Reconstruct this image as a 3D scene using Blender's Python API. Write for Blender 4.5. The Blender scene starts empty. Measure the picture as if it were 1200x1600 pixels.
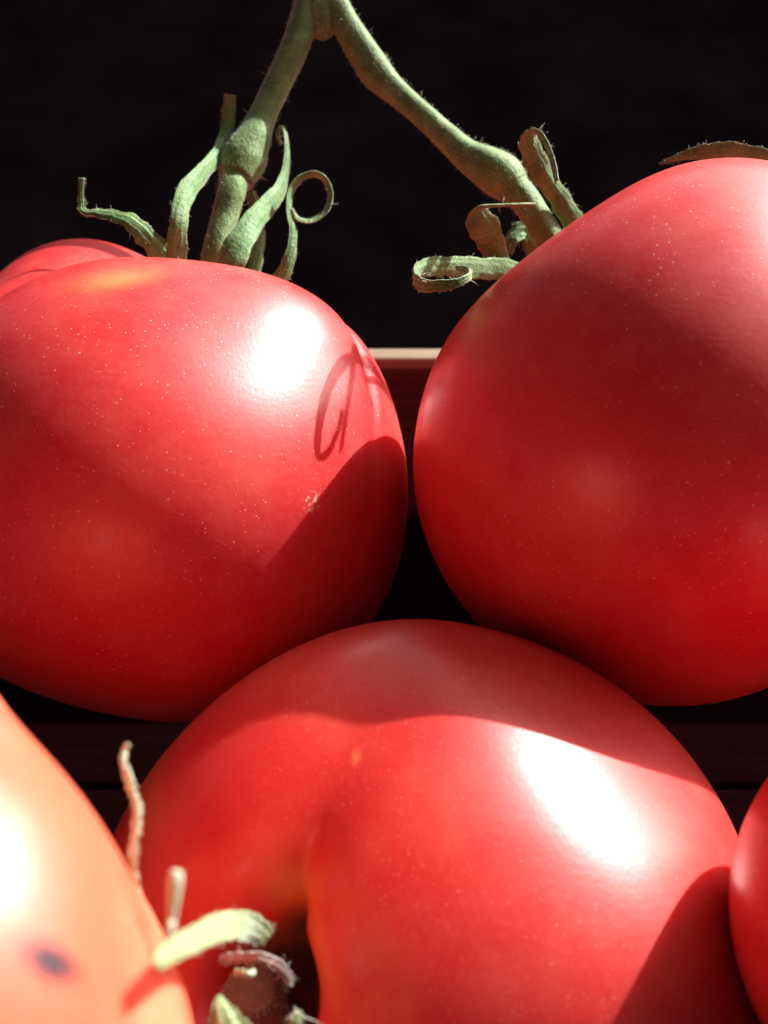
import bpy, math, random
import numpy as np
from mathutils import Vector, Matrix
from mathutils.bvhtree import BVHTree

random.seed(7); np.random.seed(7)
R_ = math.radians
scene = bpy.context.scene
COL = scene.collection

# ------------------------------------------------------------------ camera
PITCH = R_(46.0)          # looking down into the crate
HEIGHT = 0.227            # metres above the crate's base panel
VFOV = R_(45.0)
K = math.tan(VFOV / 2) / 800.0   # metres per photo pixel at 1 m
cam = bpy.data.cameras.new('camera')
cam.sensor_fit = 'VERTICAL'; cam.sensor_height = 24.0; cam.sensor_width = 18.0
cam.lens = 12.0 / math.tan(VFOV / 2)
cam.clip_start = 0.005; cam.clip_end = 200
cam.dof.use_dof = True; cam.dof.focus_distance = 0.19; cam.dof.aperture_fstop = 17.0
camo = bpy.data.objects.new('camera', cam); COL.objects.link(camo)
camo.location = (0, 0, HEIGHT); camo.rotation_euler = (R_(90) - PITCH, 0, 0)
scene.camera = camo
FY, FZ = math.cos(PITCH), -math.sin(PITCH)
UY, UZ = math.sin(PITCH), math.cos(PITCH)

def W(v):
    """view-aligned metres (right, up, distance) -> world"""
    v = np.asarray(v, float)
    return np.stack([v[..., 0], FY * v[..., 2] + UY * v[..., 1], HEIGHT + FZ * v[..., 2] + UZ * v[..., 1]], -1)
def C_(u, v, d):
    return np.array([(u - 600) * K * d, (800 - v) * K * d, d])
def P(u, v, d):
    return Vector(W(C_(u, v, d)))

# ------------------------------------------------------------------ light
SUN = np.array([0.61, 0.77, 0.11])       # towards the sun: right, up, away
SUN = SUN / np.linalg.norm(SUN)
sw = Vector((SUN[0], FY * SUN[2] + UY * SUN[1], FZ * SUN[2] + UZ * SUN[1])).normalized()
sun = bpy.data.lights.new('sun', 'SUN'); sun.energy = 4.6; sun.angle = R_(0.5); sun.color = (1.0, 0.97, 0.91)
suno = bpy.data.objects.new('sun', sun); COL.objects.link(suno)
suno.rotation_euler = sw.to_track_quat('Z', 'Y').to_euler(); suno.location = sw * 3
world = bpy.data.worlds.new('World'); scene.world = world; world.use_nodes = True
nt = world.node_tree; nt.nodes.clear()
sky = nt.nodes.new('ShaderNodeTexSky'); sky.sky_type = 'NISHITA'; sky.sun_disc = False
sky.sun_elevation = math.asin(sw.z); sky.sun_rotation = math.atan2(sw.x, sw.y)
sky.air_density = .05; sky.dust_density = 3.0; sky.ozone_density = 0
bg = nt.nodes.new('ShaderNodeBackground'); bg.inputs[1].default_value = 0.085
out = nt.nodes.new('ShaderNodeOutputWorld')
nt.links.new(sky.outputs[0], bg.inputs[0]); nt.links.new(bg.outputs[0], out.inputs[0])
scene.view_settings.view_transform = 'Standard'; scene.view_settings.look = 'None'
scene.view_settings.exposure = 1.25; scene.view_settings.gamma = 1.0
scene.render.engine = 'CYCLES'
scene.cycles.max_bounces = 10; scene.cycles.diffuse_bounces = 6; scene.cycles.glossy_bounces = 5
scene.cycles.caustics_reflective = True; scene.cycles.blur_glossy = 0.3
scene.cycles.sample_clamp_indirect = 6.0
scene.cycles.use_denoising = True

# ------------------------------------------------------------------ materials
class N:
    def __init__(self, name):
        self.m = bpy.data.materials.new(name); self.m.use_nodes = True
        self.t = self.m.node_tree; self.t.nodes.clear()
        self.o = self.t.nodes.new('ShaderNodeOutputMaterial')
        self.b = self.t.nodes.new('ShaderNodeBsdfPrincipled')
        self.t.links.new(self.b.outputs[0], self.o.inputs[0])
    def n(self, kind, **kw):
        x = self.t.nodes.new('ShaderNode' + kind)
        for k, v in kw.items():
            if k.startswith('i_'):
                x.inputs[k[2:].replace('_', ' ')].default_value = v
            else: setattr(x, k, v)
        return x
    def l(self, a, b): self.t.links.new(a, b)
    def math(self, op, a, b=None, clamp=False):
        x = self.n('Math', operation=op, use_clamp=clamp)
        for i, q in enumerate((a, b)):
            if q is None: continue
            if hasattr(q, 'is_output'): self.l(q, x.inputs[i])
            else: x.inputs[i].default_value = q
        return x.outputs[0]
    def ramp(self, fac, lo, hi):
        x = self.n('MapRange', interpolation_type='SMOOTHSTEP', clamp=True)
        self.l(fac, x.inputs[0]); x.inputs[1].default_value = lo; x.inputs[2].default_value = hi
        return x.outputs[0]
    def mix(self, fac, a, b, blend='MIX'):
        x = self.n('Mix', data_type='RGBA', blend_type=blend)
        for s, q in ((0, fac), (6, a), (7, b)):
            if hasattr(q, 'is_output'): self.l(q, x.inputs[s])
            else: x.inputs[s].default_value = q if s == 0 else (*q, 1)
        return x.outputs[2]
    def noise(self, vec, scale, detail=3, rough=.55):
        x = self.n('TexNoise'); x.inputs['Scale'].default_value = scale
        x.inputs['Detail'].default_value = detail; x.inputs['Roughness'].default_value = rough
        self.l(vec, x.inputs['Vector']); return x.outputs[0]

def tomato_skin(name, red, orange, rough=.54, coat=.5, dust=1.0, fine=1.0, spec=.22):
    k = N(name); co = k.n('TexCoord').outputs['Object']
    at = k.n('Attribute', attribute_name='marks'); sep = k.n('SeparateColor'); k.l(at.outputs['Color'], sep.inputs[0])
    yellow, dark, rub = sep.outputs[0], sep.outputs[1], sep.outputs[2]
    big = k.noise(co, 45, 4)
    col = k.mix(k.ramp(big, .42, .72), red, orange)
    # fine mottling just under the skin
    mot = k.ramp(k.noise(co, 1100, 2), .45, .75)
    col = k.mix(k.math('MULTIPLY', mot, .22), col, (min(1, red[0] * 1.25), red[1] + .07, red[2] + .05))
    col = k.mix(yellow, col, (.72, .33, .07))
    # dust grains and broken plant hairs lying on the skin: sparse, clustered
    grains = []
    for sc, lo, th in ((1900, .55, .12), (1000, .50, .085)):
        v = k.n('TexVoronoi'); v.inputs['Scale'].default_value = sc * fine; k.l(co, v.inputs['Vector'])
        sepc = k.n('SeparateColor'); k.l(v.outputs['Color'], sepc.inputs[0])
        size = k.math('MULTIPLY', sepc.outputs[0], th * 2)
        g = k.math('LESS_THAN', v.outputs['Distance'], k.math('MULTIPLY', size, k.ramp(sepc.outputs[1], .35, .9)))
        grains.append(g)
    v = k.n('TexVoronoi'); v.inputs['Scale'].default_value = 330 * fine
    warp = k.n('VectorMath', operation='MULTIPLY'); k.l(co, warp.inputs[0]); warp.inputs[1].default_value = (1, 2.6, .7); k.l(warp.outputs[0], v.inputs['Vector'])
    sc3 = k.n('SeparateColor'); k.l(v.outputs['Color'], sc3.inputs[0])
    grains.append(k.math('LESS_THAN', v.outputs['Distance'], k.math('MULTIPLY', k.ramp(sc3.outputs[1], .86, 1.0), .07)))
    g = k.math('MAXIMUM', k.math('MAXIMUM', grains[0], grains[1]), grains[2])
    clus = k.math('ADD', k.ramp(k.noise(co, 60, 3), .33, .62), k.math('MULTIPLY', rub, 1.4), clamp=True)
    gg = k.math('MULTIPLY', g, k.math('MULTIPLY', clus, .72 * dust))
    col = k.mix(gg, col, (.85, .62, .55))
    film = k.math('MULTIPLY', k.ramp(k.noise(co, 90, 4, .7), .35, .75), .06 * dust)
    col = k.mix(film, col, (.75, .45, .42))
    cork = k.math('MULTIPLY', k.ramp(k.noise(co, 1400, 2), .52, .6), k.math('MULTIPLY', k.ramp(rub, .45, .9), .8))
    col = k.mix(cork, col, (.55, .4, .25))
    col = k.mix(dark, col, (.045, .012, .022))
    scar = k.math('MULTIPLY', at.outputs['Alpha'], k.ramp(k.noise(co, 400, 4, .65), .1, .45))
    col = k.mix(scar, col, k.mix(k.ramp(k.noise(co, 500, 3), .4, .6), (.22, .09, .05), (.15, .085, .035)))
    k.l(col, k.b.inputs['Base Color'])
    k.b.inputs['Subsurface Weight'].default_value = .7
    k.b.inputs['Subsurface Radius'].default_value = (1, .22, .12)
    k.b.inputs['Subsurface Scale'].default_value = .008
    k.b.inputs['IOR'].default_value = 1.45; k.b.inputs['Specular IOR Level'].default_value = spec
    rr = k.n('MapRange'); k.l(k.noise(co, 130, 3), rr.inputs[0])
    rr.inputs[1].default_value = .3; rr.inputs[2].default_value = .7
    rr.inputs[3].default_value = rough - .04; rr.inputs[4].default_value = rough + .05
    k.l(rr.outputs[0], k.b.inputs['Roughness'])
    k.b.inputs['Coat Weight'].default_value = coat; k.b.inputs['Coat Roughness'].default_value = .27
    bmp = k.n('Bump'); bmp.inputs['Strength'].default_value = .12; bmp.inputs['Distance'].default_value = .0002
    h = k.math('ADD', k.noise(co, 1500, 2), k.math('MULTIPLY', gg, .8))
    h = k.math('ADD', h, k.math('MULTIPLY', cork, 1.5))
    k.l(h, bmp.inputs['Height']); k.l(bmp.outputs[0], k.b.inputs['Normal']); k.l(bmp.outputs[0], k.b.inputs['Coat Normal'])
    return k.m

M = {}
M['red'] = tomato_skin('ripe_red_skin', (.55, .018, .022), (.60, .040, .026), rough=.48, spec=.32)
M['front'] = tomato_skin('ripe_orange_red_skin', (.56, .026, .022), (.61, .056, .028), rough=.43, spec=.42, dust=.75, fine=1.5)
M['orange'] = tomato_skin('half_ripe_glare_skin', (.80, .12, .06), (.85, .24, .13), rough=.44, coat=.5, dust=.6, fine=2.2)  # half-ripe orange, paled further in the colour for the glare of full sun

def plant_mat(name, base, light, brown, bump=.85, rough=.62, sss=.05, scale=1.0):
    k = N(name); co = k.n('TexCoord').outputs['Object']
    col = k.mix(k.ramp(k.noise(co, 260 * scale, 4), .35, .7), base, light)
    col = k.mix(k.math('MULTIPLY', k.ramp(k.noise(co, 420 * scale, 4, .7), .56, .72), .55), col, brown)
    col = k.mix(k.math('MULTIPLY', k.ramp(k.noise(co, 2600, 2), .56, .68), .35), col, tuple(min(1, c * 1.8 + .05) for c in light))
    age = k.n('Attribute', attribute_name='age')
    col = k.mix(k.math('MULTIPLY', age.outputs['Fac'], k.ramp(k.noise(co, 700, 3), .2, .6)), col, (.25, .24, .12))
    k.l(col, k.b.inputs['Base Color']); k.b.inputs['Roughness'].default_value = rough
    k.b.inputs['Sheen Weight'].default_value = .4; k.b.inputs['Sheen Roughness'].default_value = .4
    k.b.inputs['Subsurface Weight'].default_value = sss; k.b.inputs['Subsurface Scale'].default_value = .0008
    bmp = k.n('Bump'); bmp.inputs['Strength'].default_value = bump; bmp.inputs['Distance'].default_value = .0003
    k.l(k.math('ADD', k.noise(co, 900, 4, .65), k.math('MULTIPLY', k.noise(co, 3000, 2), .5)), bmp.inputs['Height'])
    k.l(bmp.outputs[0], k.b.inputs['Normal'])
    return k.m
M['stem'] = plant_mat('fuzzy_green_stem', (.075, .165, .026), (.15, .28, .075), (.12, .10, .04))
M['sepal'] = plant_mat('green_sepal', (.055, .17, .026), (.13, .28, .08), (.12, .10, .04))
M['pale'] = plant_mat('pale_green_sepal', (.20, .31, .12), (.28, .38, .18), (.26, .30, .13))
M['dry'] = plant_mat('withered_sepal', (.40, .52, .34), (.52, .62, .44), (.20, .20, .14), bump=.9)
M['greydry'] = plant_mat('withered_grey_sepal', (.22, .17, .16), (.34, .29, .27), (.12, .08, .07), bump=.9)
M['stub'] = plant_mat('brown_stalk_stub', (.16, .10, .055), (.22, .15, .09), (.10, .06, .04))
def hair_mat():
    k = N('plant_hair'); k.b.inputs['Base Color'].default_value = (.62, .66, .52, 1); k.b.inputs['Roughness'].default_value = .5
    k.b.inputs['Transmission Weight'].default_value = .0
    return k.m
M['hair'] = hair_mat()
def wood_mat(name, a, b, spec=.1):
    k = N(name); co = k.n('TexCoord').outputs['Object']
    mp = k.n('VectorMath', operation='MULTIPLY'); k.l(co, mp.inputs[0]); mp.inputs[1].default_value = (6, 90, 90)
    n1 = k.noise(mp.outputs[0], 6, 5, .6)
    col = k.mix(k.ramp(n1, .35, .7), a, b)
    k.l(col, k.b.inputs['Base Color']); k.b.inputs['Roughness'].default_value = .9; k.b.inputs['Specular IOR Level'].default_value = spec
    bmp = k.n('Bump'); bmp.inputs['Strength'].default_value = .3; bmp.inputs['Distance'].default_value = .0004
    k.l(n1, bmp.inputs['Height']); k.l(bmp.outputs[0], k.b.inputs['Normal'])
    return k.m
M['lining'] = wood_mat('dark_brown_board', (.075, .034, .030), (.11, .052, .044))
M['base'] = wood_mat('shade_dark_base_board', (.0045, .0011, .0012), (.006, .0015, .0016), .0)  # near-black colour stands in for the shade in gaps between tomatoes
M['wood'] = wood_mat('pale_poplar_board', (.26, .20, .14), (.33, .27, .20))
def ground_mat():
    k = N('shade_black_ground'); co = k.n('TexCoord').outputs['Object']
    col = k.mix(k.ramp(k.noise(co, 30, 5), .35, .7), (.0016, .0011, .0013), (.0024, .0017, .0019))  # deep shade behind the tray is put into the ground's colour
    df = k.n('BsdfDiffuse'); k.l(col, df.inputs[0]); k.l(df.outputs[0], k.o.inputs[0]); k.t.nodes.remove(k.b)
    return k.m
M['ground'] = ground_mat()

# ------------------------------------------------------------------ object helpers
def empty(name, loc, label, cat, group=None):
    o = bpy.data.objects.new(name, None); COL.objects.link(o); o.location = loc
    o.empty_display_size = .01
    o['label'] = label; o['category'] = cat
    if group: o['group'] = group
    return o
def mesh_obj(name, verts, faces, mat, parent=None, smooth=True, label=None):
    origin = Vector(parent_origin(parent))
    me = bpy.data.meshes.new(name)
    vv = np.asarray(verts, float) - np.array(origin)
    me.from_pydata(vv.tolist(), [], faces); me.update()
    if smooth: me.polygons.foreach_set('use_smooth', [True] * len(me.polygons))
    me.materials.append(mat)
    o = bpy.data.objects.new(name, me); COL.objects.link(o)
    if parent: o.parent = parent
    if label: o['label'] = label
    return o
def parent_origin(p):
    v = Vector((0, 0, 0))
    while p is not None:
        v += p.location; p = p.parent
    return v

# ------------------------------------------------------------------ setting
me = bpy.data.meshes.new('ground')
G = 60
me.from_pydata([(-G, -G, -.02), (G, -G, -.02), (G, G, -.02), (-G, G, -.02)], [], [(0, 1, 2, 3)])
me.materials.append(M['ground'])
g = bpy.data.objects.new('ground', me); COL.objects.link(g); g['kind'] = 'structure'

def board(name, x0, x1, y0, y1, z0, z1, parent, mat='lining', bev=.0012, seg=3):
    import bmesh
    bm = bmesh.new(); bmesh.ops.create_cube(bm, size=1)
    for v in bm.verts:
        v.co = Vector(((x0 + x1) / 2 + v.co.x * (x1 - x0), (y0 + y1) / 2 + v.co.y * (y1 - y0), (z0 + z1) / 2 + v.co.z * (z1 - z0)))
    bmesh.ops.bevel(bm, geom=bm.edges[:], offset=bev, segments=seg, affect='EDGES', profile=.5)
    m = bpy.data.meshes.new(name); bm.to_mesh(m); bm.free(); m.materials.append(M[mat])
    for p in m.polygons: p.use_smooth = False
    o = bpy.data.objects.new(name, m); COL.objects.link(o); o.parent = parent
    o.location = -parent.location
    return o
rim = P(640, 543, .285)               # far edge of the tray's side
WY, WZ, WT = rim.y - .0042, rim.z, .0042
crate = empty('fruit_crate', (0, .13, -.012), 'low pale wooden tray the tomatoes lie in, its blurred rim behind them', 'crate')
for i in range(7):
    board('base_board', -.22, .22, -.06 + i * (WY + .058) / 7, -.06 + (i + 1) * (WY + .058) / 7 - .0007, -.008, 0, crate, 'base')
RH = .0035
for (x0, x1, y0, y1) in ((-.22, .22, WY, WY + WT), (-.2275, -.2203, -.06, WY + WT), (.2203, .2275, -.06, WY + WT)):
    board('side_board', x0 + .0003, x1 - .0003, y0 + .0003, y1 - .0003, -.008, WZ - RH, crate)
    board('rim', x0, x1, y0, y1, WZ - RH + .0002, WZ, crate, 'wood', .0008)

# ------------------------------------------------------------------ tomatoes
TOM = {}
PIX = {}
def smooth_noise(q, seed, n=7, f=2.6):
    r = np.random.RandomState(seed); s = 0
    for i in range(n):
        k = r.normal(size=3) * f; s = s + np.sin(q @ k + r.rand() * 6.28) / n
    return s
def axisframe(A):
    A = np.array(A, float); A /= np.linalg.norm(A)
    zc = np.array([0, 0, -1.0])           # towards the viewer (third axis is distance)
    U = zc - A * (zc @ A); U /= np.linalg.norm(U)
    V = np.cross(U, A)
    if V[0] < 0: V = -V
    return A, U, V
def tomato(key, u, v, d, Rpx, axis, label, mat, squash=.9, cav=(.3, .42, 2.0), grooves=(), bumps=(), marks=(), noise=.014, seed=1, nseg=288, nring=176):
    c = C_(u, v, d); Rm = Rpx * K * d
    A, U, V = axisframe(axis)
    pol = (np.linspace(0, 1, nring + 1) ** 1.15) * math.pi
    az = np.linspace(0, 2 * math.pi, nseg, endpoint=False)
    pp, aa = np.meshgrid(pol[1:-1], az, indexing='ij')
    pp = np.concatenate([[0], pp.ravel(), [math.pi]]); aa = np.concatenate([[0], aa.ravel(), [0]])
    q = (np.cos(pp)[:, None] * A + np.sin(pp)[:, None] * (np.cos(aa)[:, None] * U + np.sin(aa)[:, None] * V))
    f = np.ones(len(pp))
    for (ga, dep, wid, reach) in grooves:
        dt = (aa - R_(ga) + math.pi) % (2 * math.pi) - math.pi
        w = wid / np.maximum(np.sin(pp), .25)
        f -= dep * np.exp(-(pp / reach) ** 2) / (1 + (dt / w) ** 2) * np.minimum(1, pp / .2)
    f -= cav[0] * np.exp(-(pp / cav[1]) ** cav[2])
    f -= .05 * np.exp(-((math.pi - pp) / .5) ** 2)
    f += noise * smooth_noise(q, seed)
    for (bx, by, bz, amp, wid) in bumps:      # bulges and hollows of the flesh
        bd = np.array([bx, by, bz]); bd = bd / np.linalg.norm(bd)
        f += amp * np.exp(-(np.arccos(np.clip(q @ bd, -1, 1)) / wid) ** 2)
    pos = q * f[:, None]
    pos = pos - np.outer((pos @ A) * (1 - squash), A)
    vc = c + Rm * pos
    verts = W(vc)
    faces = []
    n = nseg
    for j in range(n): faces.append((0, 1 + j, 1 + (j + 1) % n))
    for i in range(nring - 2):
        b = 1 + i * n
        for j in range(n):
            faces.append((b + j, b + n + j, b + n + (j + 1) % n, b + (j + 1) % n))
    last = 1 + (nring - 1) * n; b = 1 + (nring - 2) * n
    for j in range(n): faces.append((b + j, last, b + (j + 1) % n))
    lo = verts[:, 2].min()
    base = Vector((*W(c)[:2], lo))
    root = empty('tomato', base, label, 'tomato', 'ripe tomatoes heaped in the tray')
    o = mesh_obj('flesh', verts, faces, mat, root)
    import bmesh
    bm = bmesh.new(); bm.from_mesh(o.data); bmesh.ops.recalc_face_normals(bm, faces=bm.faces); bm.to_mesh(o.data); bm.free()
    o.data.polygons.foreach_set('use_smooth', [True] * len(o.data.polygons))
    ca = o.data.color_attributes.new('marks', 'FLOAT_COLOR', 'POINT')
    colr = np.zeros((len(verts), 4))
    da = (aa - R_(grooves[-1][0] if key == 'front' else 0) + math.pi) % (2 * math.pi) - math.pi
    pe = pp - (.10 / (1 + (da / .22) ** 2) if key == 'front' else 0)
    if key != 'front': pe = pe + 9
    tt = np.clip((pe / cav[1] - .95) / .35, 0, 1); colr[:, 3] = 1 - tt * tt * (3 - 2 * tt)   # brown corky stem hollow
    px = 600 + vc[:, 0] / (K * vc[:, 2]); py = 800 - vc[:, 1] / (K * vc[:, 2])
    nearside = (np.einsum('ij,ij->i', q, vc) < Rm * .35)
    wob = 1 + .25 * smooth_noise(q, seed + 50, 9, 22)
    for (mu, mv, a, bb, rot, ch, amt, sharp) in marks:
        dx, dy = px - mu, py - mv; cr, sr = math.cos(R_(rot)), math.sin(R_(rot))
        e = (((dx * cr + dy * sr) / a) ** 2 + ((-dx * sr + dy * cr) / bb) ** 2) * wob
        colr[:, ch] = np.maximum(colr[:, ch], np.where(nearside, amt * np.exp(-e ** sharp), 0))
    ca.data.foreach_set('color', colr.ravel())
    bv = BVHTree.FromPolygons([Vector(x) for x in verts], faces)
    PIX[key] = (px, py, vc[:, 2])
    TOM[key] = dict(root=root, obj=o, bvh=bv, c=c, R=Rm)
    return root

tomato('left', 238, 775, .219, 397, (.22, .93, .30),
       'large red tomato at the left, loop shaped stem shadows on its skin', M['red'],
       squash=.90, cav=(.30, .36, 2.0),
       grooves=[(58, .055, .03, 1.1), (-48, .12, .10, .9), (180, .10, .2, .8), (120, .08, .15, .8), (-130, .08, .15, .8)],
       bumps=[(-.42, .80, .50, .36, .42), (.06, .76, .66, .50, .45), (.70, .64, .30, .10, .55), (.60, .75, -.3, .07, .40), (.45, .55, -.70, -.03, .4), (-.1, -.40, -.91, .07, .62)],
       marks=[(182, 438, 62, 13, -8, 0, .5, 1.0), (487, 785, 20, 26, 10, 2, .9, 1.5), (60, 520, 90, 60, 0, 2, .3, 1), (230, 500, 210, 90, 12, 2, .36, 1)], seed=3)
tomato('right', 1062, 686, .205, 430, (-.50, .66, .55),
       'large red tomato at the right with a sloping shoulder below the bare fruit stalk', M['red'],
       squash=.93, cav=(.30, .50, 2.0),
       grooves=[(60, .05, .3, .9), (-60, .05, .3, .9), (150, .08, .2, .8)],
       bumps=[(.35, .93, -.1, .02, .5), (-.58, .82, -.05, -.13, .42), (-.10, -.25, -.95, .085, .65)],
       marks=[(752, 500, 24, 16, -50, 0, .3, 1.0), (1040, 400, 170, 110, -20, 2, .36, 1)], seed=11)
tomato('front', 646, 1520, .177, 525, (-.47, .25, -.85),
       'deeply cleft red tomato in front of the others with withered sepals in its hollow', M['front'],
       squash=.96, cav=(.75, .15, 3.2),
       grooves=[(103, .09, .17, .95), (-30, .06, .2, .8), (-150, .08, .2, .8), (103, .46, .04, .24)],
       bumps=[(0, 1, -.1, .06, .6), (.75, .65, 0, .05, .5), (.6, .1, -.8, .10, .5), (.55, .7, -.4, -.04, .4)],
       marks=[(460, 1388, 40, 34, 0, 0, .85, 1.0), (500, 1480, 16, 90, -12, 0, .5, 1.0), (556, 1183, 5, 12, 25, 0, .6, 1.5), (235, 1250, 22, 60, 0, 0, .25, 1), (330, 1160, 110, 60, -20, 2, .36, 1)], seed=5)
tomato('near', -591, 1764, .100, 900, (-.3, -.5, .8),
       'pale orange tomato cut by the lower left corner with one dark purple spot', M['orange'],
       squash=.95, cav=(.2, .4, 2.0), grooves=[], bumps=[(.8, .62, .25, -.09, .4), (.76, .62, -.2, .065, .3), (.82, .30, -.48, .10, .4), (.45, .88, .1, .05, .25)],
       marks=[(80, 1503, 50, 30, 32, 1, 1.0, 2.5)], seed=8, noise=.006)
tomato('edge', 1553, 1446, .136, 398, (.3, .8, .5),
       'red tomato of which only a sliver shows at the right edge', M['red'],
       squash=.95, grooves=[(40, .05, .2, .8)], seed=9, noise=.008)
ks = list(TOM)
for a in range(len(ks)):
    for b in range(a):
        n = len(TOM[ks[a]]['bvh'].overlap(TOM[ks[b]]['bvh']))
        if n: print('OVERLAP', ks[a], ks[b], n)

# ------------------------------------------------------------------ stalks, sepals, hairs
DD = 0.0      # how far a whole calyx sits from its sketched distance
def catmull(pts, n):
    pts = [np.array(p, float) for p in pts]
    pts = [2 * pts[0] - pts[1]] + pts + [2 * pts[-1] - pts[-2]]
    segs = len(pts) - 3; outp = []
    for i in range(n + 1):
        t = i / n * segs; k = min(int(t), segs - 1); t -= k
        a, b, c, d = pts[k:k + 4]
        outp.append(.5 * ((2 * b) + (-a + c) * t + (2 * a - 5 * b + 4 * c - d) * t * t + (-a + 3 * b - 3 * c + d) * t ** 3))
    return np.array(outp)
def hairs(samples, parent, n, lmin, lmax, rad, name='hair'):
    """fine plant hairs as one joined mesh; samples = list of (point, normal) in view space"""
    vs, fs = [], []
    for _ in range(n):
        p, nn = samples[random.randrange(len(samples))]
        L = lmin + (lmax - lmin) * random.random() ** 2.2
        dirv = np.array(nn) + np.random.normal(size=3) * .35; dirv /= np.linalg.norm(dirv)
        a = np.cross(dirv, [0.3, .5, .8]); a /= np.linalg.norm(a); b = np.cross(dirv, a)
        bend = np.random.normal(size=3) * L * .35
        k0 = len(vs)
        for t, rr in ((-.1, 1.0), (.5, .7)):
            for j in range(3):
                an = j * 2.094
                vs.append(p + dirv * L * t + bend * t * t + rad * rr * (math.cos(an) * a + math.sin(an) * b))
        vs.append(p + dirv * L + bend)
        for j in range(3):
            j2 = (j + 1) % 3
            fs += [(k0 + j, k0 + j2, k0 + 3 + j2, k0 + 3 + j), (k0 + 3 + j, k0 + 3 + j2, k0 + 6)]
    o = mesh_obj(name, W(np.array(vs)), fs, M['hair'], parent)
    o['kind'] = 'stuff'
    return o
def tube(name, pts, mat, parent, n=90, m=28, seed=0, lump=.03, ridge=.025, nh=0, flat_end=False):
    """pts: (u, v, distance, half-width in photo pixels)"""
    ctl = []
    for (u, v, d, r) in pts: ctl.append([*C_(u, v, d + DD), r * K * (d + DD)])
    S = catmull(ctl, n); C, Rr = S[:, :3], S[:, 3]
    T = np.gradient(C, axis=0); T /= np.linalg.norm(T, axis=1)[:, None]
    ref = np.array([0, 0, -1.0]); vs, smp = [], []
    rs = np.random.RandomState(seed); ph = rs.rand(8) * 6.28
    s = np.concatenate([[0], np.cumsum(np.linalg.norm(np.diff(C, axis=0), axis=1))])
    for i in range(n + 1):
        a = ref - T[i] * (ref @ T[i]); a /= np.linalg.norm(a); b = np.cross(T[i], a); ref = a
        for j in range(m):
            an = 2 * math.pi * j / m
            w = 1 + ridge * math.sin(5 * an + ph[0] + s[i] * 60) + lump * math.sin(s[i] * 900 + 2 * an + ph[1]) * .4 + lump * math.sin(s[i] * 380 + ph[2] - an) * .6 + rs.normal() * .006
            nn = math.cos(an) * a + math.sin(an) * b
            p = C[i] + nn * Rr[i] * w
            vs.append(p); smp.append((p, nn))
    fs = []
    for i in range(n):
        for j in range(m):
            j2 = (j + 1) % m
            fs.append((i * m + j, i * m + j2, (i + 1) * m + j2, (i + 1) * m + j))
    k = len(vs); vs.append(C[0] - T[0] * Rr[0] * .4); vs.append(C[-1] + T[-1] * Rr[-1] * (.05 if flat_end else .5))
    for j in range(m):
        fs.append((k, (j + 1) % m, j)); fs.append((k + 1, n * m + j, n * m + (j + 1) % m))
    o = mesh_obj(name, W(np.array(vs)), fs, mat, parent)
    if nh:
        hairs(smp, o, nh * 6, .00012, .0008, .00003)
        hairs(smp, o, max(5, nh // 16), .0011, .0026, .000045)
    return o
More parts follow.
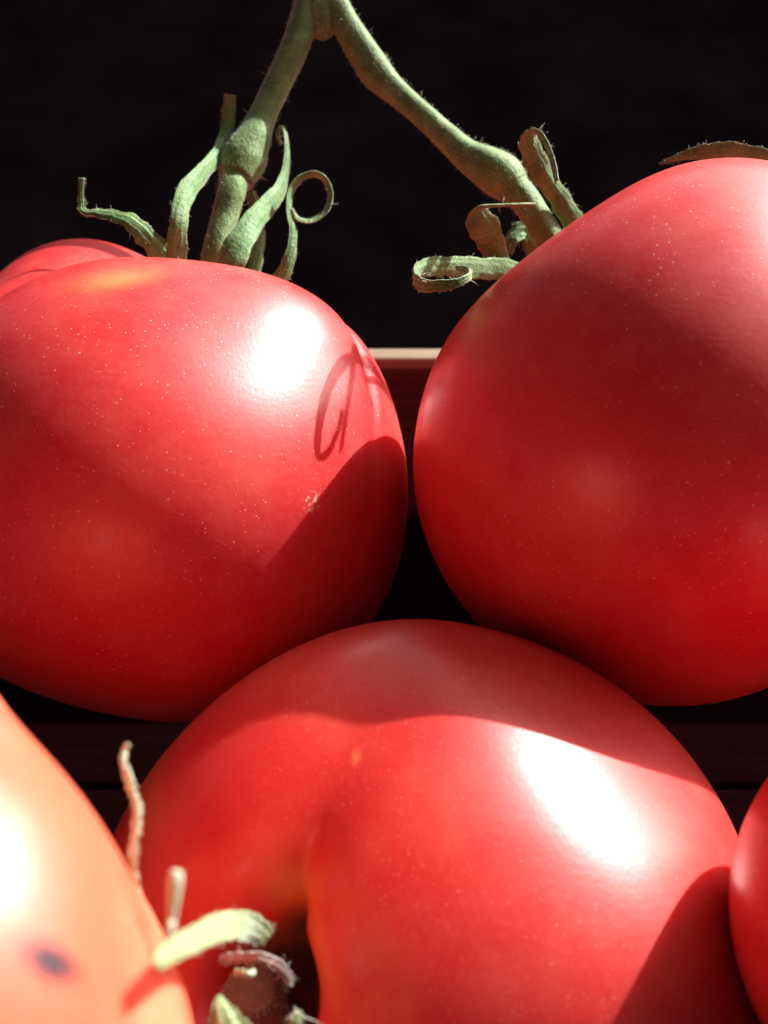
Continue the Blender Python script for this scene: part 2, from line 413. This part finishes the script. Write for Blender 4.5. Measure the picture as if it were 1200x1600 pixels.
def ribbon(name, pts, mat, parent, n=70, m=9, thick=.00032, cup=.17, seed=0, nh=0, jag=.05, label=None, ribs=0.4, sidev=None):
    """pts: (u, v, distance, half-width px, turn in degrees): a fleshy strip; turn 0 shows its face, 90 its edge"""
    ctl = [[*C_(u, v, d + DD), w * K * (d + DD), a] for (u, v, d, w, a) in pts]
    S = catmull(ctl, n); C, Wd, An = S[:, :3], np.maximum(S[:, 3], .00008), np.radians(S[:, 4])
    T = np.gradient(C, axis=0); T /= np.linalg.norm(T, axis=1)[:, None]
    rs = np.random.RandomState(seed); vs, smp = [], []
    prev = None; jl = rs.rand(8) * 6.28
    for i in range(n + 1):
        view = C[i] / np.linalg.norm(C[i])
        side0 = np.cross(T[i], view) if sidev is None else np.array(sidev) - T[i] * (T[i] @ np.array(sidev)); L = np.linalg.norm(side0)
        if L < .2 and prev is not None:
            side0 = prev - T[i] * (prev @ T[i])
        side0 = side0 / np.linalg.norm(side0)
        if prev is not None:
            if side0 @ prev < 0: side0 = -side0
            side0 = side0 * .5 + prev * .5; side0 -= T[i] * (side0 @ T[i]); side0 /= np.linalg.norm(side0)
        prev = side0
        nrm0 = np.cross(side0, T[i]); 
        side = math.cos(An[i]) * side0 + math.sin(An[i]) * nrm0; nrm = np.cross(side, T[i])
        wl = Wd[i] * (1 + jag * math.sin(i * .9 + jl[0]) + jag * math.sin(i * .37 + jl[1]) + rs.normal() * jag * .3)
        wr = Wd[i] * (1 + jag * math.sin(i * .8 + jl[2]) + jag * math.sin(i * .41 + jl[3]) + rs.normal() * jag * .3)
        th = min(thick, Wd[i] * .8)
        top, bot = [], []
        for j in range(m):
            x = -1 + 2 * j / (m - 1)
            off = (wr if x > 0 else wl) * x
            h = cup * Wd[i] * (x * x - .4) + (ribs * th * math.cos(x * 9)) + rs.normal() * th * .05
            edge = math.sqrt(max(0.06, 1 - x * x * .95))
            mid = 1 + .5 * math.exp(-(x / .25) ** 2)
            base = C[i] + side * off + nrm * h
            top.append(base + nrm * th * .5 * edge); bot.append(base - nrm * th * .5 * edge * mid)
            smp.append((top[-1], nrm)); smp.append((bot[-1], -nrm))
            if j in (0, m - 1): smp += [(base, side * (1 if x > 0 else -1))]
        vs += top + bot[::-1]
    k = 2 * m; fs = []
    for i in range(n):
        for j in range(k):
            j2 = (j + 1) % k
            fs.append((i * k + j, (i + 1) * k + j, (i + 1) * k + j2, i * k + j2))
    fs.append(tuple(range(k))); fs.append(tuple(range(n * k + k - 1, n * k - 1, -1)))
    o = mesh_obj(name, W(np.array(vs)), fs, mat, parent, label=label)
    at = o.data.attributes.new('age', 'FLOAT', 'POINT')       # the tips dry out first, then the margins
    tip = np.repeat(np.clip((np.arange(n + 1) / n - .72) / .28, 0, 1) ** 1.5, k)
    xs = np.linspace(-1, 1, m); rim = np.tile(np.concatenate([np.abs(xs), np.abs(xs[::-1])]) ** 10, n + 1)
    at.data.foreach_set('value', np.clip(tip * .6 + rim * .2, 0, 1))
    if nh:
        hairs(smp, o, nh * 3, .00012, .0007, .000026)
        hairs(smp, o, max(4, nh // 12), .0009, .0022, .000045)
    return o

# the forked stem
vine = empty('forked_tomato_stem', P(500, -30, .232), 'fuzzy green stem forking down to two tomatoes against the black background', 'plant stem')
tube('main_stalk', [(478, -160, .243, 36), (484, -90, .242, 36), (494, -20, .2405, 37), (503, 36, .239, 27), (506, 58, .239, 12)], M['stem'], vine, seed=1, nh=160)
tube('fruit_stalk', [(494, -40, .2395, 22.9), (478, 25, .2385, 22.9), (458, 78, .2375, 22.0), (432, 135, .2368, 21.1), (408, 185, .236, 22.0), (392, 222, .2345, 29.9), (380, 250, .2335, 35.2), (372, 270, .2325, 31), (368, 279, .232, 28), (366, 284, .2315, 22.5), (361, 300, .230, 22.0), (350, 345, .229, 21.1), (338, 395, .2275, 22.0), (330, 440, .228, 23.8)], M['stem'], vine, n=140, seed=2, nh=420)
tube('fruit_stalk', [(505, -40, .239, 23.4), (522, 5, .2385, 22.5), (548, 50, .2385, 22.5), (574, 92, .2385, 25.2), (592, 118, .238, 25.2), (622, 146, .237, 19.8), (660, 180, .235, 18.9), (700, 216, .232, 20.7), (732, 244, .230, 25.2), (762, 262, .228, 32.4), (782, 274, .227, 34.2), (799, 288, .226, 29.7), (804, 293, .2258, 24.3), (818, 310, .2255, 23.4), (838, 340, .2255, 22.5), (858, 375, .227, 23.4), (880, 415, .230, 25.2)], M['stem'], vine, n=170, seed=3, nh=520)

# left calyx
DD = -.008
L = TOM['left']['root']
ribbon('sepal', [(276, 425, .226, 20.6, 20), (277, 392, .224, 16.3, 10), (279, 345, .223, 14.6, 10), (292, 300, .226, 15.5, 15), (318, 268, .232, 14.6, 25), (342, 240, .240, 12.0, 20), (354, 205, .243, 11.2, 10), (357, 175, .243, 10.3, 0), (360, 148, .242, 9.5, -10)], M['sepal'], L, seed=1, nh=130)
ribbon('sepal', [(290, 440, .226, 18, 10), (258, 408, .224, 18, 10), (232, 372, .222, 17, 15), (208, 350, .221, 15, 25), (180, 337, .221, 12, 40), (150, 333, .222, 9, 50), (131, 330, .223, 7, 50), (127, 312, .223, 6, 10), (129, 278, .223, 5, 0)], M['sepal'], L, seed=2, nh=80, ribs=.7, jag=.12)
ribbon('sepal', [(350, 440, .224, 25.8, -30), (362, 405, .224, 24.9, -30), (380, 368, .226, 20.6, -15), (408, 332, .231, 17.2, 10), (432, 306, .236, 14.6, 30), (445, 275, .239, 11.2, 45), (449, 240, .240, 7.7, 55), (446, 208, .241, 5.2, 60), (438, 199, .242, 4.3, 60), (433, 212, .2425, 4.3, 60), (439, 226, .243, 3.4, 60)], M['sepal'], L, seed=3, nh=120)
ribbon('sepal', [(385, 450, .240, 12.0, 10), (396, 425, .242, 11.2, 10), (404, 380, .243, 10.3, 20), (402, 340, .243, 10.3, 10), (392, 300, .243, 8.6, 0)], M['sepal'], L, seed=4, nh=80)
ribbon('sepal', [(392, 500, .232, 18.9, 15), (418, 462, .232, 15.5, 15), (440, 432, .232, 12.9, 15), (454, 398, .232, 9.5, 25), (458, 362, .233, 7.7, 40), (452, 325, .234, 8.6, 60), (458, 292, .235, 10.3, 60), (482, 273, .236, 9.5, 62), (505, 278, .237, 8.6, 60), (516, 302, .237, 7.7, 58), (508, 330, .236, 7.7, 58), (485, 345, .235, 6.9, 60), (464, 340, .234, 5.2, 60), (456, 326, .234, 3.4, 60)], M['sepal'], L, n=100, seed=5, nh=140)

# right calyx
DD = -.013
Rt = TOM['right']['root']
ribbon('sepal', [(925, 400, .246, 24, 0), (898, 350, .241, 18, 0), (874, 310, .236, 16, 5), (850, 275, .231, 17, 5), (832, 240, .227, 18, 0), (827, 215, .224, 14, 30), (838, 206, .221, 8, 60), (852, 222, .217, 7, 60), (862, 250, .213, 7, 55), (870, 284, .210, 5, 50)], M['sepal'], Rt, n=90, seed=6, nh=160, cup=.45)
ribbon('sepal', [(786, 430, .236, 12, 0), (774, 398, .231, 19, 0), (761, 365, .227, 24, 0), (746, 338, .224, 21, 20), (752, 324, .222, 14, 75), (775, 321, .221, 7, 85), (805, 320, .221, 5, 80), (836, 319, .222, 3, 70)], M['sepal'], Rt, seed=7, nh=16)
ribbon('sepal', [(850, 420, .246, 22, 0), (842, 388, .245, 22, 0), (822, 362, .244, 18, 20), (802, 372, .243, 14, 40), (792, 396, .243, 11, 40)], M['sepal'], Rt, seed=8, nh=60, ribs=.9)
ribbon('sepal', [(850, 440, .238, 17, 0), (798, 423, .232, 17, 0), (760, 420, .228, 17, 0), (715, 417, .222, 16, 0), (678, 416, .2185, 15, 0), (655, 422, .215, 14, 0), (647, 434, .210, 13, 0), (660, 446, .206, 11, 0), (692, 446, .204, 9, 0), (720, 440, .204, 7, 0), (735, 430, .206, 6, 0), (728, 421, .2085, 5, 0), (713, 419, .210, 4, 0)], M['sepal'], Rt, n=140, seed=9, nh=200, cup=.06, sidev=(-.03, 1.0, -.28))
ribbon('sepal', [(1032, 256, .223, 2, 15), (1060, 246, .2225, 6, 15), (1095, 238, .222, 11, 15), (1130, 236, .222, 14, 15), (1165, 240, .222, 14, 15), (1200, 248, .223, 14, 15), (1250, 262, .225, 14, 15)], M['sepal'], Rt, seed=10, nh=140)

# front calyx: withered
DD = -.006
F = TOM['front']['root']
ribbon('sepal', [(201, 1162, .1205, 4, 0), (195, 1172, .1205, 5, 10), (193, 1190, .120, 6, 30), (199, 1212, .120, 8, 60), (206, 1232, .120, 8, 20), (214, 1258, .120, 8, -20), (214, 1285, .120, 8, 0), (209, 1320, .120, 7, 20), (208, 1350, .1205, 7, 30), (214, 1400, .122, 8, 30), (240, 1470, .128, 10, 30)], M['dry'], F, n=140, seed=11, nh=24, thick=.0009, cup=.5, jag=.14, label='thin twisted withered sepal standing upright')
tube('sepal', [(276, 1362, .098, 9), (274, 1375, .098, 11), (271, 1405, .098, 9.5), (268, 1435, .098, 7), (264, 1465, .098, 5.5), (258, 1495, .107, 6), (262, 1525, .112, 8)], M['dry'], F, n=50, m=12, seed=12, lump=.1).__setitem__('label', 'short stick like withered sepal')
ribbon('sepal', [(244, 1507, .090, 10, 0), (266, 1488, .094, 17, 0), (305, 1467, .106, 20, 0), (345, 1450, .120, 23, 0), (380, 1447, .130, 23, 0), (404, 1457, .135, 20, 0), (416, 1468, .1355, 15, 0)], M['pale'], F, seed=13, nh=110, thick=.0004, cup=-.12, jag=.03, label='broad pale green sepal')
ribbon('sepal', [(345, 1500, .138, 8, 20), (372, 1497, .137, 9, 30), (400, 1497, .136, 10, 40), (425, 1503, .136, 10, 40), (442, 1516, .136, 9, 30), (450, 1528, .1365, 8, 10), (453, 1538, .137, 5, 0)], M['greydry'], F, seed=14, nh=50, thick=.0009, cup=.4, jag=.1, label='curled grey withered sepal')
ribbon('sepal', [(366, 1520, .138, 5, 0), (378, 1519, .1375, 6, 20), (390, 1522, .1375, 6, 20), (398, 1516, .138, 4, 0)], M['dry'], F, n=30, seed=15, thick=.0006, jag=.15)
ribbon('sepal', [(343, 1556, .128, 4, 0), (345, 1572, .127, 13, 0), (352, 1595, .126, 26, 0), (362, 1625, .126, 36, 0), (372, 1670, .128, 36, 0)], M['pale'], F, seed=16, thick=.0009, label='pale pointed sepal at the bottom edge')
ribbon('sepal', [(464, 1578, .132, 4, 0), (463, 1588, .132, 11, 0), (458, 1605, .132, 14, 0), (445, 1650, .134, 15, 0)], M['pale'], F, seed=17, thick=.0009, nh=20)
tube('stalk_stub', [(400, 1660, .166, 78), (398, 1620, .161, 66), (394, 1580, .156, 56), (390, 1555, .153, 48), (388, 1546, .152, 40)], M['stub'], F, seed=6, nh=60, flat_end=True, lump=.09)
